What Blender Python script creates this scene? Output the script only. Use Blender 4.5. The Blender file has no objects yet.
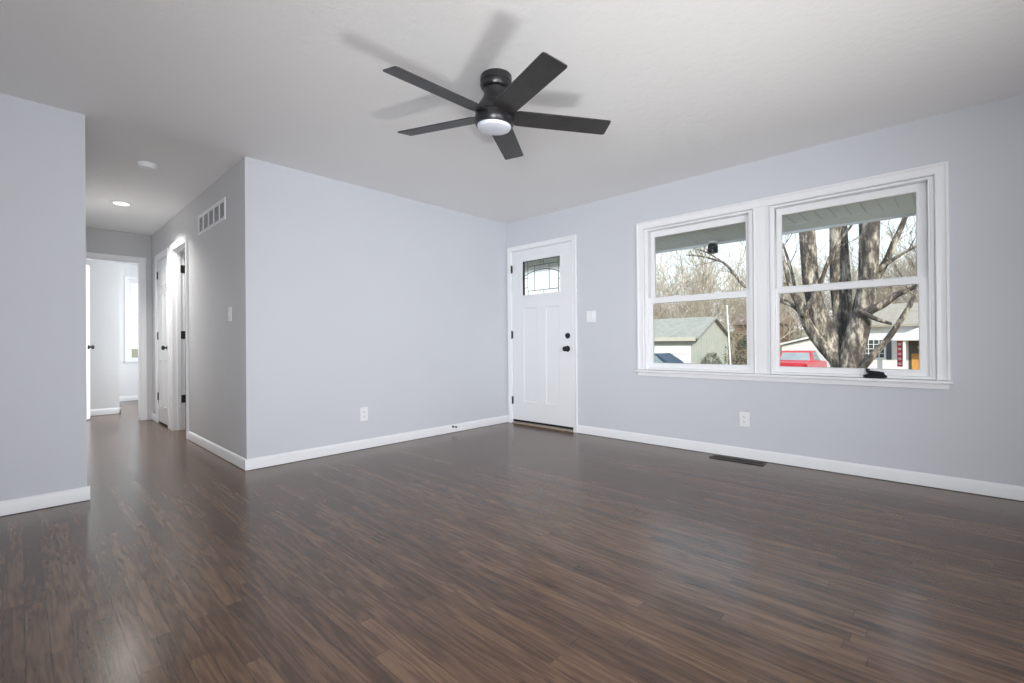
import bpy, bmesh, math, random
from mathutils import Vector, Matrix

# ------------------------------------------------------------------ camera
S = bpy.context.scene
CAM = Vector((-4.1268, -3.9838, 0.9710))
YAW, PITCH, ROLL, FPX = 0.81300, 0.0036, -0.0082, 465.639
fwd = Vector((math.sin(YAW)*math.cos(PITCH), math.cos(YAW)*math.cos(PITCH), math.sin(PITCH)))
rgt = Vector((math.cos(YAW), -math.sin(YAW), 0))
upv = rgt.cross(fwd)
r2 = math.cos(ROLL)*rgt + math.sin(ROLL)*upv
u2 = -math.sin(ROLL)*rgt + math.cos(ROLL)*upv
cd = bpy.data.cameras.new('camera'); cd.sensor_width = 36; cd.lens = FPX/1024*36
cd.clip_start = .05; cd.clip_end = 400
cam = bpy.data.objects.new('camera', cd); S.collection.objects.link(cam)
m = Matrix((r2, u2, -fwd)).transposed().to_4x4(); m.translation = CAM
cam.matrix_world = m
S.camera = cam

# ------------------------------------------------------------------ light and exposure
S.view_settings.view_transform = 'Standard'
S.view_settings.look = 'None'
S.view_settings.gamma = 1
S.view_settings.use_curve_mapping = False
S.view_settings.exposure = 0.4
S.cycles.use_denoising = True
S.cycles.max_bounces = 10
S.cycles.diffuse_bounces = 6
S.cycles.transparent_max_bounces = 12
S.cycles.sample_clamp_indirect = 6
S.cycles.caustics_reflective = False
S.cycles.caustics_refractive = False

W = bpy.data.worlds.new('sky'); S.world = W; W.use_nodes = True
nt = W.node_tree; nt.nodes.clear()
wo = nt.nodes.new('ShaderNodeOutputWorld'); bg = nt.nodes.new('ShaderNodeBackground')
tc = nt.nodes.new('ShaderNodeTexCoord'); sp = nt.nodes.new('ShaderNodeSeparateXYZ')
rp = nt.nodes.new('ShaderNodeValToRGB')
nt.links.new(tc.outputs['Generated'], sp.inputs[0]); nt.links.new(sp.outputs['Z'], rp.inputs[0])
rp.color_ramp.elements[0].position = 0.0; rp.color_ramp.elements[0].color = (.90, .90, .86, 1)
rp.color_ramp.elements[1].position = 0.55; rp.color_ramp.elements[1].color = (.55, .72, .95, 1)
e = rp.color_ramp.elements.new(.14); e.color = (.80, .88, .93, 1)
nt.links.new(rp.outputs[0], bg.inputs[0]); bg.inputs[1].default_value = 1.25
nt.links.new(bg.outputs[0], wo.inputs[0])

def lamp(name, kind, loc, energy, color, rot=None, to=None, **kw):
    d = bpy.data.lights.new(name, kind); d.energy = energy; d.color = color
    for k, v in kw.items(): setattr(d, k, v)
    o = bpy.data.objects.new(name, d); S.collection.objects.link(o); o.location = loc
    if to is not None:
        o.rotation_euler = (Vector(to)-Vector(loc)).to_track_quat('-Z', 'Y').to_euler()
    elif rot is not None: o.rotation_euler = rot
    return o

lamp('sun', 'SUN', (-20, -20, 30), 3.4, (1, .95, .86), to=(-20+.62*10, -20+.60*10, 30-.50*10), angle=.009)
# two fill lamps added behind the camera, at openings cut for them
lamp('fill_rear', 'AREA', (-3.6, -6.55, 1.25), 43, (.95, .97, 1.0), to=(-1.3, 0, .9),
     shape='RECTANGLE', size=3.0, size_y=2.0, spread=math.radians(110))
lamp('fill_side', 'AREA', (-6.2, -5.2, 1.2), 25, (.95, .97, 1.0), to=(-1.5, 0, .9),
     shape='RECTANGLE', size=1.6, size_y=1.8, spread=math.radians(85))
# added lamps: soft fill behind the camera, low one casting the fan's shadow
lamp('fill_soft', 'AREA', (-5.4, -4.6, 1.0), 17, (.96, .975, 1.0), to=(0, -1.0, 1.0),
     shape='RECTANGLE', size=1.2, size_y=1.2, spread=math.radians(70))
lamp('fill_low', 'AREA', (-2.0, -4.3, .30), 13, (1.0, .99, .975), to=(-2.55, -2.7, 2.44),
     shape='DISK', size=.46, spread=math.radians(148))
# fill lamp added inside the bedroom, away from its window
lamp('fill_bedroom', 'AREA', (-.5, 4.3, 1.4), 46, (.95, .98, 1.0), to=(-3.3, 5.0, 1.2),
     shape='RECTANGLE', size=.8, size_y=1.4, spread=math.radians(95))

# ------------------------------------------------------------------ materials
def mat(name):
    M = bpy.data.materials.new(name); M.use_nodes = True
    return M, M.node_tree, M.node_tree.nodes['Principled BSDF']
def N(t, typ, **kw):
    n = t.nodes.new(typ)
    for k, v in kw.items(): setattr(n, k, v)
    return n
def math_node(t, op, a, b=None, c=None):
    n = N(t, 'ShaderNodeMath', operation=op)
    for i, v in enumerate((a, b, c)):
        if v is None: continue
        if isinstance(v, (int, float)): n.inputs[i].default_value = v
        else: t.links.new(v, n.inputs[i])
    return n.outputs[0]
def ramp(t, fac, stops):
    r = N(t, 'ShaderNodeValToRGB')
    el = r.color_ramp.elements
    while len(el) < len(stops): el.new(.5)
    for q, (p, c) in zip(el, stops): q.position = p; q.color = (*c, 1)
    t.links.new(fac, r.inputs[0]); return r.outputs[0]
def noise(t, vec, scale, detail=3, rough=.5):
    n = N(t, 'ShaderNodeTexNoise'); n.inputs['Scale'].default_value = scale
    n.inputs['Detail'].default_value = detail; n.inputs['Roughness'].default_value = rough
    if vec is not None: t.links.new(vec, n.inputs['Vector'])
    return n
def bump(t, bs, h, strength, dist):
    b = N(t, 'ShaderNodeBump'); b.inputs['Strength'].default_value = strength
    b.inputs['Distance'].default_value = dist
    t.links.new(h, b.inputs['Height']); t.links.new(b.outputs[0], bs.inputs['Normal'])
def simple(name, col, rough=.5, var=.06, scale=8, metal=0, bstr=0, bscale=60, spec=.5, coords='Object'):
    M, t, bs = mat(name)
    tcn = N(t, 'ShaderNodeTexCoord')
    n = noise(t, tcn.outputs[coords], scale, 4)
    lo = tuple(max(0, c*(1-var)) for c in col); hi = tuple(min(1, c*(1+var)) for c in col)
    t.links.new(ramp(t, n.outputs[0], [(.3, lo), (.7, hi)]), bs.inputs['Base Color'])
    bs.inputs['Roughness'].default_value = rough; bs.inputs['Metallic'].default_value = metal
    bs.inputs['Specular IOR Level'].default_value = spec
    if bstr:
        n2 = noise(t, tcn.outputs[coords], bscale, 3); bump(t, bs, n2.outputs[0], bstr, .002)
    return M

PAINT = simple('wall_paint', (.605, .628, .675), .55, .01, 2, bstr=.10, bscale=160, spec=.3)
HALLPAINT = simple('hall_wall_paint', (.60, .605, .62), .55, .01, 2, bstr=.10, bscale=160, spec=.3)
TRIM = simple('white_trim_paint', (.83, .845, .87), .35, .01, 3)
DOORW = simple('white_door_paint', (.80, .82, .84), .4, .01, 3)
VINYL = simple('white_vinyl', (.85, .865, .885), .32, .01, 3)
PLASTIC = simple('white_plastic', (.82, .835, .86), .35, .01, 10)
BLACK = simple('black_metal', (.012, .012, .014), .38, .2, 12)
FANBLK = simple('black_fan_metal', (.016, .016, .018), .3, .15, 12)
BLADE = simple('dark_blade', (.034, .032, .031), .42, .25, 9)
BRONZE = simple('dark_bronze', (.035, .030, .027), .4, .2, 20, metal=.5)
CLOTH = simple('black_cloth', (.012, .012, .016), .85, .3, 30, bstr=.4, bscale=90)
RUBBER = simple('black_rubber', (.01, .009, .009), .7, .2, 30)
OAK = simple('threshold_oak', (.42, .34, .27), .5, .12, 20)
LEAD = simple('lead_came', (.16, .17, .17), .4, .15, 30, metal=.6)
LENS, t, bs = mat('frosted_lens')
bs.inputs['Base Color'].default_value = (.72, .75, .84, 1); bs.inputs['Roughness'].default_value = .35
CEIL, t, bs = mat('ceiling_paint')
tcn = N(t, 'ShaderNodeTexCoord')
bs.inputs['Base Color'].default_value = (.88, .88, .88, 1); bs.inputs['Roughness'].default_value = .8
n1 = noise(t, tcn.outputs['Object'], 26, 5, .6); bump(t, bs, n1.outputs[0], .22, .012)
GLOW, t, bs = mat('lit_lens')
bs.inputs['Emission Color'].default_value = (1, .97, .9, 1); bs.inputs['Emission Strength'].default_value = 2.2

GLASS, t, bs = mat('clear_glass')
t.nodes.remove(bs)
tr = N(t, 'ShaderNodeBsdfTransparent'); tr.inputs[0].default_value = (.97, .985, .98, 1)
gl = N(t, 'ShaderNodeBsdfGlossy'); gl.inputs['Roughness'].default_value = .02
fr = N(t, 'ShaderNodeFresnel'); fr.inputs['IOR'].default_value = 1.45
mx = N(t, 'ShaderNodeMixShader')
t.links.new(fr.outputs[0], mx.inputs[0]); t.links.new(tr.outputs[0], mx.inputs[1]); t.links.new(gl.outputs[0], mx.inputs[2])
t.links.new(mx.outputs[0], t.nodes['Material Output'].inputs[0])
ARTGLASS, t, bs = mat('textured_art_glass')
bs.inputs['Base Color'].default_value = (.93, .96, .95, 1); bs.inputs['Transmission Weight'].default_value = 1
bs.inputs['Roughness'].default_value = .22; bs.inputs['IOR'].default_value = 1.2
tcn = N(t, 'ShaderNodeTexCoord'); n1 = noise(t, tcn.outputs['Object'], 70, 3); bump(t, bs, n1.outputs[0], .5, .003)

def floor_material():
    M, t, bs = mat('dark_oak_strips')
    tcn = N(t, 'ShaderNodeTexCoord'); sx = N(t, 'ShaderNodeSeparateXYZ')
    t.links.new(tcn.outputs['Object'], sx.inputs[0]); X, Y = sx.outputs[0], sx.outputs[1]
    xs = math_node(t, 'DIVIDE', X, .0572); ix = math_node(t, 'FLOOR', xs); fx = math_node(t, 'FRACT', xs)
    w1 = N(t, 'ShaderNodeTexWhiteNoise', noise_dimensions='1D'); t.links.new(ix, w1.inputs['W'])
    ys = math_node(t, 'ADD', math_node(t, 'DIVIDE', Y, 1.25), math_node(t, 'MULTIPLY', w1.outputs['Value'], 9.7))
    iy = math_node(t, 'FLOOR', ys); fy = math_node(t, 'FRACT', ys)
    cb = N(t, 'ShaderNodeCombineXYZ'); t.links.new(ix, cb.inputs[0]); t.links.new(iy, cb.inputs[1])
    w2 = N(t, 'ShaderNodeTexWhiteNoise', noise_dimensions='2D'); t.links.new(cb.outputs[0], w2.inputs['Vector'])
    rnd = w2.outputs['Value']
    # broad cathedral figure, one offset per board
    c2 = N(t, 'ShaderNodeCombineXYZ')
    t.links.new(math_node(t, 'ADD', math_node(t, 'MULTIPLY', X, 16), math_node(t, 'MULTIPLY', rnd, 57)), c2.inputs[0])
    t.links.new(math_node(t, 'MULTIPLY', Y, 1.3), c2.inputs[1])
    nf = noise(t, c2.outputs[0], 1, 2.5, .55)
    rings = math_node(t, 'SINE', math_node(t, 'MULTIPLY', nf.outputs[0], 38))
    # fine pores
    c3 = N(t, 'ShaderNodeCombineXYZ')
    t.links.new(math_node(t, 'ADD', math_node(t, 'MULTIPLY', X, 330), math_node(t, 'MULTIPLY', rnd, 91)), c3.inputs[0])
    t.links.new(math_node(t, 'MULTIPLY', Y, 9), c3.inputs[1])
    pores = noise(t, c3.outputs[0], 1, 4, .7)
    g = math_node(t, 'ADD', math_node(t, 'MULTIPLY', rings, .12), math_node(t, 'MULTIPLY', math_node(t, 'SUBTRACT', pores.outputs[0], .5), .62))
    tone = math_node(t, 'ADD', math_node(t, 'MULTIPLY', math_node(t, 'SUBTRACT', rnd, .5), .28), g)
    # dark open-grain flecks
    c4 = N(t, 'ShaderNodeCombineXYZ')
    t.links.new(math_node(t, 'ADD', math_node(t, 'MULTIPLY', X, 75), math_node(t, 'MULTIPLY', rnd, 33)), c4.inputs[0])
    t.links.new(math_node(t, 'MULTIPLY', Y, 7), c4.inputs[1])
    fl = noise(t, c4.outputs[0], 1, 3, .6)
    fleck = math_node(t, 'MULTIPLY', math_node(t, 'MAXIMUM', math_node(t, 'SUBTRACT', fl.outputs[0], .54), 0), -1.4)
    tone = math_node(t, 'ADD', tone, fleck)
    tone = math_node(t, 'ADD', tone, .53)
    col = ramp(t, tone, [(.05, (.032, .0165, .0105)), (.38, (.087, .048, .029)), (.62, (.133, .076, .046)), (.98, (.25, .148, .090))])
    edge = math_node(t, 'MINIMUM', fx, math_node(t, 'SUBTRACT', 1, fx))
    seam = math_node(t, 'LESS_THAN', edge, .018)
    endj = math_node(t, 'LESS_THAN', fy, .0015)
    sj = math_node(t, 'MULTIPLY', math_node(t, 'MAXIMUM', seam, endj), .65)
    mixc = N(t, 'ShaderNodeMix', data_type='RGBA'); t.links.new(sj, mixc.inputs['Factor'])
    t.links.new(col, mixc.inputs['A']); mixc.inputs['B'].default_value = (.012, .008, .007, 1)
    t.links.new(mixc.outputs['Result'], bs.inputs['Base Color'])
    t.links.new(math_node(t, 'ADD', .175, math_node(t, 'MULTIPLY', pores.outputs[0], .12)), bs.inputs['Roughness'])
    h = math_node(t, 'SUBTRACT', math_node(t, 'MULTIPLY', g, .06), math_node(t, 'MULTIPLY', sj, 1.0))
    bump(t, bs, h, .06, .001)
    bs.inputs['IOR'].default_value = 1.5; bs.inputs['Specular IOR Level'].default_value = .55
    return M
FLOOR = floor_material()

# ------------------------------------------------------------------ mesh helpers
class MB:
    def __init__(s): s.v = []; s.f = []
    def add(s, vs, fs):
        o = len(s.v); s.v += [tuple(v) for v in vs]; s.f += [tuple(i+o for i in f) for f in fs]; return s
    def box(s, x0, x1, y0, y1, z0, z1):
        x0, x1 = sorted((x0, x1)); y0, y1 = sorted((y0, y1)); z0, z1 = sorted((z0, z1))
        v = [(x, y, z) for z in (z0, z1) for y in (y0, y1) for x in (x0, x1)]
        return s.add(v, [(0, 2, 3, 1), (4, 5, 7, 6), (0, 1, 5, 4), (2, 6, 7, 3), (0, 4, 6, 2), (1, 3, 7, 5)])
    def obox(s, c, ax, ay, az):
        c = Vector(c); ax, ay, az = Vector(ax), Vector(ay), Vector(az)
        v = [c+i*ax+j*ay+k*az for k in (-1, 1) for j in (-1, 1) for i in (-1, 1)]
        return s.add(v, [(0, 2, 3, 1), (4, 5, 7, 6), (0, 1, 5, 4), (2, 6, 7, 3), (0, 4, 6, 2), (1, 3, 7, 5)])
    def tube(s, pts, radii, n=8, caps=True):
        pts = [Vector(p) for p in pts]
        if isinstance(radii, (int, float)): radii = [radii]*len(pts)
        rings = []; prev = None
        for i, p in enumerate(pts):
            d = (pts[min(i+1, len(pts)-1)]-pts[max(i-1, 0)])
            d = d.normalized() if d.length > 1e-9 else Vector((0, 0, 1))
            a = d.cross(prev if prev is not None else (Vector((1, 0, 0)) if abs(d.x) < .8 else Vector((0, 1, 0))))
            if prev is not None:
                b = a.normalized() if a.length > 1e-6 else d.orthogonal().normalized(); a = b.cross(d); a.normalize(); a, b = a, d.cross(a)
            else:
                a.normalize(); b = d.cross(a)
            prev = a
            rings.append([p+radii[i]*(math.cos(2*math.pi*k/n)*a+math.sin(2*math.pi*k/n)*b) for k in range(n)])
        vs = [q for r in rings for q in r]; fs = []
        for i in range(len(pts)-1):
            for k in range(n):
                fs.append((i*n+k, i*n+(k+1) % n, (i+1)*n+(k+1) % n, (i+1)*n+k))
        if caps:
            fs.append(tuple(range(n-1, -1, -1))); fs.append(tuple((len(pts)-1)*n+k for k in range(n)))
        return s.add(vs, fs)
    def lathe(s, prof, n=32, c=(0, 0, 0), axis='z', sgn=1):
        # prof: (radius, along); closed ends where the radius is zero
        vs = []; fs = []; idx = []
        for r, h in prof:
            if r < 1e-6: idx.append([len(vs)]*n); vs.append((0, 0, h)); continue
            idx.append([len(vs)+k for k in range(n)])
            vs += [(r*math.cos(2*math.pi*k/n), r*math.sin(2*math.pi*k/n), h) for k in range(n)]
        for i in range(len(prof)-1):
            for k in range(n):
                q = [idx[i][k], idx[i][(k+1) % n], idx[i+1][(k+1) % n], idx[i+1][k]]
                u = []
                for a in q:
                    if a not in u: u.append(a)
                if len(u) > 2: fs.append(tuple(u))
        out = []
        for x, y, z in vs:
            z *= sgn
            p = {'z': (x, y, z), 'x': (z, x, y), 'y': (x, z, y)}[axis]
            out.append((p[0]+c[0], p[1]+c[1], p[2]+c[2]))
        return s.add(out, fs)
    def prism(s, poly, fn, lo, hi):
        # poly of (u, v); fn(u, v, w) -> world
        n = len(poly)
        vs = [fn(u, v, lo) for u, v in poly]+[fn(u, v, hi) for u, v in poly]
        fs = [tuple(range(n)), tuple(range(2*n-1, n-1, -1))]+[(i, (i+1) % n, (i+1) % n+n, i+n) for i in range(n)]
        return s.add(vs, fs)
    def sweep(s, path, prof, fn, closed=False):
        # path: list of corner (u, v, outward_u, outward_v); prof: list of (offset, depth)
        n = len(prof); rows = []
        for (u, v, ou, ov) in path:
            rows.append([fn(u+ou*w, v+ov*w, d) for w, d in prof])
        vs = [q for r in rows for q in r]; fs = []
        L = len(path)
        for i in range(L if closed else L-1):
            j = (i+1) % L
            for k in range(n):
                fs.append((i*n+k, i*n+(k+1) % n, j*n+(k+1) % n, j*n+k))
        if not closed:
            fs.append(tuple(range(n))); fs.append(tuple((L-1)*n+k for k in range(n-1, -1, -1)))
        return s.add(vs, fs)
    def ball(s, c, r, seg=16, rings=8):
        prof = [(r*math.sin(math.pi*i/rings), -r*math.cos(math.pi*i/rings)) for i in range(rings+1)]
        prof[0] = (0, -r); prof[-1] = (0, r)
        return s.lathe(prof, seg, c)
    def build(s, name, m, parent=None, bevel=0, smooth=35, seg=2, origin=None, kind=None):
        me = bpy.data.meshes.new(name)
        off = Vector((0, 0, 0))
        if parent is not None: off = world_of(parent)
        elif origin is not None: off = Vector(origin)
        me.from_pydata([tuple(Vector(v)-off) for v in s.v], [], s.f)
        b = bmesh.new(); b.from_mesh(me); bmesh.ops.recalc_face_normals(b, faces=b.faces); b.to_mesh(me); b.free()
        if smooth:
            me.shade_smooth(); me.set_sharp_from_angle(angle=math.radians(smooth))
        me.materials.append(m)
        o = bpy.data.objects.new(name, me); S.collection.objects.link(o)
        if parent is not None: o.parent = parent
        elif origin is not None: o.location = off
        if bevel:
            bv = o.modifiers.new('bevel', 'BEVEL'); bv.width = bevel; bv.segments = seg; bv.limit_method = 'ANGLE'
            bv.angle_limit = math.radians(40)
        if kind: o['kind'] = kind
        return o
def world_of(o):
    v = Vector(o.location)
    while o.parent is not None: o = o.parent; v += Vector(o.location)
    return v
def thing(name, label, cat, loc, group=None):
    o = bpy.data.objects.new(name, None); S.collection.objects.link(o); o.location = loc
    o.empty_display_size = .1
    o['label'] = label; o['category'] = cat
    if group: o['group'] = group
    return o
def tag(o, label, cat, group=None):
    o['label'] = label; o['category'] = cat
    if group: o['group'] = group
    return o
def struct(name, loc=(0, 0, 0), label=None, cat=None):
    o = bpy.data.objects.new(name, None); S.collection.objects.link(o); o.location = loc; o['kind'] = 'structure'
    o.empty_display_size = .1
    if label: o['label'] = label; o['category'] = cat
    return o
def st(o, label, cat):
    o['kind'] = 'structure'; o['label'] = label; o['category'] = cat; return o

# wall frames: (u, v, d) -> world, d pointing into the room
fA = lambda u, v, d: (-d, u, v)                 # window wall, u = y
fB = lambda u, v, d: (u, -d, v)                 # back wall and left wall, u = x
XH, YE, XL = -2.921, 3.72, -3.838
fH = lambda u, v, d: (XH-d, u, v)               # right wall of the hall, u = y
fE = lambda u, v, d: (u, YE-d, v)               # end wall of the hall, u = x
H = 2.44

def wall(name, fn, u0, u1, v0, v1, th, holes, m, label):
    us = sorted({u0, u1, *[h[0] for h in holes], *[h[1] for h in holes]})
    vs = sorted({v0, v1, *[h[2] for h in holes], *[h[3] for h in holes]})
    b = MB(); inh = lambda u, v: any(h[0] < u < h[1] and h[2] < v < h[3] for h in holes)
    P = {}
    def vi(u, v, d):
        k = (round(u, 5), round(v, 5), d)
        if k not in P: P[k] = len(b.v); b.v.append(fn(u, v, d))
        return P[k]
    cell = lambda i, j: 0 <= i < len(us)-1 and 0 <= j < len(vs)-1 and not inh((us[i]+us[i+1])/2, (vs[j]+vs[j+1])/2)
    for i in range(len(us)-1):
        for j in range(len(vs)-1):
            if not cell(i, j): continue
            a, c, p, q = us[i], us[i+1], vs[j], vs[j+1]
            for d in (0, -th): b.f.append((vi(a, p, d), vi(c, p, d), vi(c, q, d), vi(a, q, d)))
            if not cell(i-1, j): b.f.append((vi(a, p, 0), vi(a, q, 0), vi(a, q, -th), vi(a, p, -th)))
            if not cell(i+1, j): b.f.append((vi(c, p, 0), vi(c, q, 0), vi(c, q, -th), vi(c, p, -th)))
            if not cell(i, j-1): b.f.append((vi(a, p, 0), vi(c, p, 0), vi(c, p, -th), vi(a, p, -th)))
            if not cell(i, j+1): b.f.append((vi(a, q, 0), vi(c, q, 0), vi(c, q, -th), vi(a, q, -th)))
    return st(b.build(name, m, smooth=0), label, 'wall')

# ------------------------------------------------------------------ room shell
DY0, DY1, DZ = -.985, -.088, 2.078              # front door slab opening
WY = [(-2.800, -1.835), (-3.905, -2.925)]       # two window openings
WZ0, WZ1 = .705, 2.052
st(MB().box(-6.3, .0, -6.6, 6.68, -.12, 0).build('floor', FLOOR, smooth=0), 'dark stained oak strip floor', 'floor')
st(MB().box(-6.42, .14, -6.72, 6.80, H, H+.14).build('ceiling', CEIL, smooth=0), 'white textured ceiling', 'ceiling')
wall('wall_right', fA, -6.6, 6.68, -.1, H, .14,
     [(DY0-.02, DY1+.02, 0, DZ+.02)]+[(a, b, WZ0, WZ1) for a, b in WY], PAINT, 'pale blue-grey wall with the window and the front door')
wall('wall_back', fB, XH, 0, 0, H, .11, [], PAINT, 'pale blue-grey wall left of the front door')
wall('wall_left', fB, -6.3, XL, 0, H, .11, [], PAINT, 'pale blue-grey wall left of the hall opening')
D2 = (2.735, 3.345); D3 = (1.855, 2.49)         # closet door and open room door in the hall
wall('wall_hall_right', fH, .11, YE, 0, H, .11, [(D2[0], D2[1], 0, 2.05), (D3[0], D3[1], 0, 2.06)], HALLPAINT, 'grey hall wall with vent grille and two doors')
wall('wall_hall_left', lambda u, v, d: (XL+d, u, v), .11, YE, 0, H, .11, [], HALLPAINT, 'hidden left wall of the hall')
D4 = (-3.70, -3.055)
wall('wall_hall_end', fE, -6.3, 0, 0, H, .11, [(D4[0], D4[1], 0, 2.06)], HALLPAINT, 'grey end wall of the hall above the bedroom doorway')
wall('wall_rear', lambda u, v, d: (u, -6.6+d, v), -6.3, 0, 0, H, .12, [(-5.1, -2.4, .25, 1.3)], PAINT, 'wall behind the camera')
wall('wall_side', lambda u, v, d: (-6.3+d, u, v), -6.6, 6.68, 0, H, .12, [(-6.1, -4.3, .25, 1.3)], PAINT, 'wall left of the camera')
BW = (-2.80, -1.2, .715, 2.165)
BEDP = simple('bedroom_paint', (.72, .735, .75), .6, .01, 2)
wall('wall_bedroom_back', lambda u, v, d: (u, 6.68-d, v), -6.3, .0, 0, H, .12, [BW], BEDP, 'bright far wall of the bedroom with a window')
st(MB().box(-6.2, -3.139, 4.78, 6.66, 0, H).build('wall_bedroom_closet', BEDP, smooth=0), 'bedroom wall corner seen through the hall doorway', 'wall')
st(MB().box(-1.6, -1.5, .12, 3.70, 0, H).build('wall_inner', HALLPAINT, smooth=0), 'inner partition behind the hall rooms', 'wall')

# baseboards
BBH = .083
bbprof = [(0, .0), (.0, .014), (.062, .014), (.074, .011), (.081, .006), (BBH, 0)]   # (height, depth)
def baseboard(name, fn, u0, u1, label, ret0=0, ret1=0, z=.004):
    b = MB()
    poly = [(h+z, d) for h, d in bbprof]
    n = len(poly)
    vs = [fn(u0, h, d) for h, d in poly]+[fn(u1, h, d) for h, d in poly]
    fs = [tuple(range(n)), tuple(range(2*n-1, n-1, -1))]+[(i, (i+1) % n, (i+1) % n+n, i+n) for i in range(n)]
    b.add(vs, fs)
    return st(b.build(name, TRIM, smooth=30), label, 'baseboard')
baseboard('baseboard_back', fB, XH-.014, -.001, 'white baseboard along the back wall')
baseboard('baseboard_right', fA, -6.6, -1.046, 'white baseboard under the window')
baseboard('baseboard_left', fB, -6.3, XL+.014, 'white baseboard on the wall left of the hall')
baseboard('baseboard_hall', fH, 0, 1.785, 'white baseboard on the hall wall below the switch')
baseboard('baseboard_hall_end', fH, 3.415, YE-.001, 'short white baseboard at the end of the hall')
baseboard('baseboard_bedroom', lambda u, v, d: (u, 4.78-d, v), -6.0, -3.139+.014, 'white baseboard on the near bedroom wall')
baseboard('baseboard_bedroom_side', lambda u, v, d: (-3.139+d, u, v), 4.766, 6.66, 'white baseboard round the bedroom wall corner')
baseboard('baseboard_bedroom_back', lambda u, v, d: (u, 6.68-d, v), -3.13, -.2, 'white baseboard on the far bedroom wall')

# ------------------------------------------------------------------ casings
cprof = [(.0, 0), (.0, .010), (.008, .014), (.012, .012), (.05, .017), (.058, .020), (.064, .020), (.066, .017), (.066, 0)]
def door_casing(fn, a, b, zt, w=.066, rev=.0):
    k = w/.066; pr = [(p*k, d) for p, d in cprof]
    return MB().sweep([(a, .002, -1, 0), (a, zt, -1, 1), (b, zt, 1, 1), (b, .002, 1, 0)], pr, fn)
def door_jamb(fn, a, b, zt, depth, th=.019):
    # a, b, zt: clear opening
    m = MB()
    m.prism([(a-th, .002), (a, .002), (a, zt), (a-th, zt)], fn, .001, -depth)
    m.prism([(b, .002), (b+th, .002), (b+th, zt), (b, zt)], fn, .001, -depth)
    m.prism([(a-th, zt), (b+th, zt), (b+th, zt+th), (a-th, zt+th)], fn, .001, -depth)
    return m
def door_stop_strip(fn, a, b, zt, d0, d1, t=.011):
    m = MB()
    m.prism([(a, .002), (a+t, .002), (a+t, zt), (a, zt)], fn, d0, d1)
    m.prism([(b-t, .002), (b, .002), (b, zt), (b-t, zt)], fn, d0, d1)
    m.prism([(a+t, zt-t), (b-t, zt-t), (b-t, zt), (a+t, zt)], fn, d0, d1)
    return m
def hinge(parent, fn, u, v, d, name='hinge', leaf=0):
    b = MB()
    p0 = Vector(fn(u, v-.046, d)); p1 = Vector(fn(u, v+.046, d))
    b.tube([p0, p1], .0062, 10)
    b.tube([p1, p1+Vector((0, 0, .006))], [.0045, .002], 8); b.tube([p0, p0-Vector((0, 0, .006))], [.0045, .002], 8)
    for s in (-1, 1):
        c = Vector(fn(u+s*.009, v, d-.004)); e1 = Vector(fn(u+s*.009+.010, v, d-.004))-c; e2 = Vector(fn(u+s*.009, v, d-.0028))-c
        b.obox(c, e1, e2, (0, 0, .043))
    return b.build(name, BLACK, parent, bevel=.0008)

# front door (door_1)
d1 = struct('door_1', (0, (DY0+DY1)/2, 0), 'white front door with a leaded glass light near the top', 'door')
door_casing(fA, DY0-.008, DY1+.008, DZ+.006, .052).build('casing', TRIM, d1)
door_jamb(fA, DY0-.002, DY1+.002, DZ+.002, .13, .017).build('jamb', TRIM, d1)
GL = (-.820, -.262, 1.540, 1.940)
PAN = [(-.470, -.264), (-.804, -.603)]
def front_slab():
    b = MB()
    us = sorted([DY0, DY1, GL[0], GL[1], PAN[0][0], PAN[0][1], PAN[1][0], PAN[1][1]])
    vs = [.05, .272, 1.388, GL[2], GL[3], DZ-.002]
    fn = fA; f, bk, pd = -.002, -.044, -.010
    inpan = lambda u, v: any(p[0] < u < p[1] for p in PAN) and .272 < v < 1.388
    ingl = lambda u, v: GL[0] < u < GL[1] and GL[2] < v < GL[3]
    lev = lambda i, j: None if not (0 <= i < len(us)-1 and 0 <= j < len(vs)-1) else (
        'p' if inpan((us[i]+us[i+1])/2, (vs[j]+vs[j+1])/2) else 'g' if ingl((us[i]+us[i+1])/2, (vs[j]+vs[j+1])/2) else 's')
    q = lambda pts: b.add([fn(*p) for p in pts], [(0, 1, 2, 3)])
    dep = {'s': f, 'p': pd, 'g': bk, None: bk}
    for i in range(len(us)-1):
        for j in range(len(vs)-1):
            k = lev(i, j); a, c, p, r = us[i], us[i+1], vs[j], vs[j+1]
            if k != 'g':
                d = dep[k]; q([(a, p, d), (c, p, d), (c, r, d), (a, r, d)]); q([(a, p, bk), (c, p, bk), (c, r, bk), (a, r, bk)])
            for (di, dj, e) in ((-1, 0, ((a, p), (a, r))), (1, 0, ((c, p), (c, r))), (0, -1, ((a, p), (c, p))), (0, 1, ((a, r), (c, r)))):
                k2 = lev(i+di, j+dj)
                if dep[k2] < dep[k]:
                    (x0, y0), (x1, y1) = e
                    q([(x0, y0, dep[k]), (x1, y1, dep[k]), (x1, y1, dep[k2]), (x0, y0, dep[k2])])
    bmv = b
    return bmv
front_slab().build('slab', DOORW, d1, smooth=0)
gf = MB()
gprof = [(0, -.044), (0, -.008), (.006, .004), (.016, .006), (.024, .003), (.026, -.002), (.026, -.03), (.010, -.044)]
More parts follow.
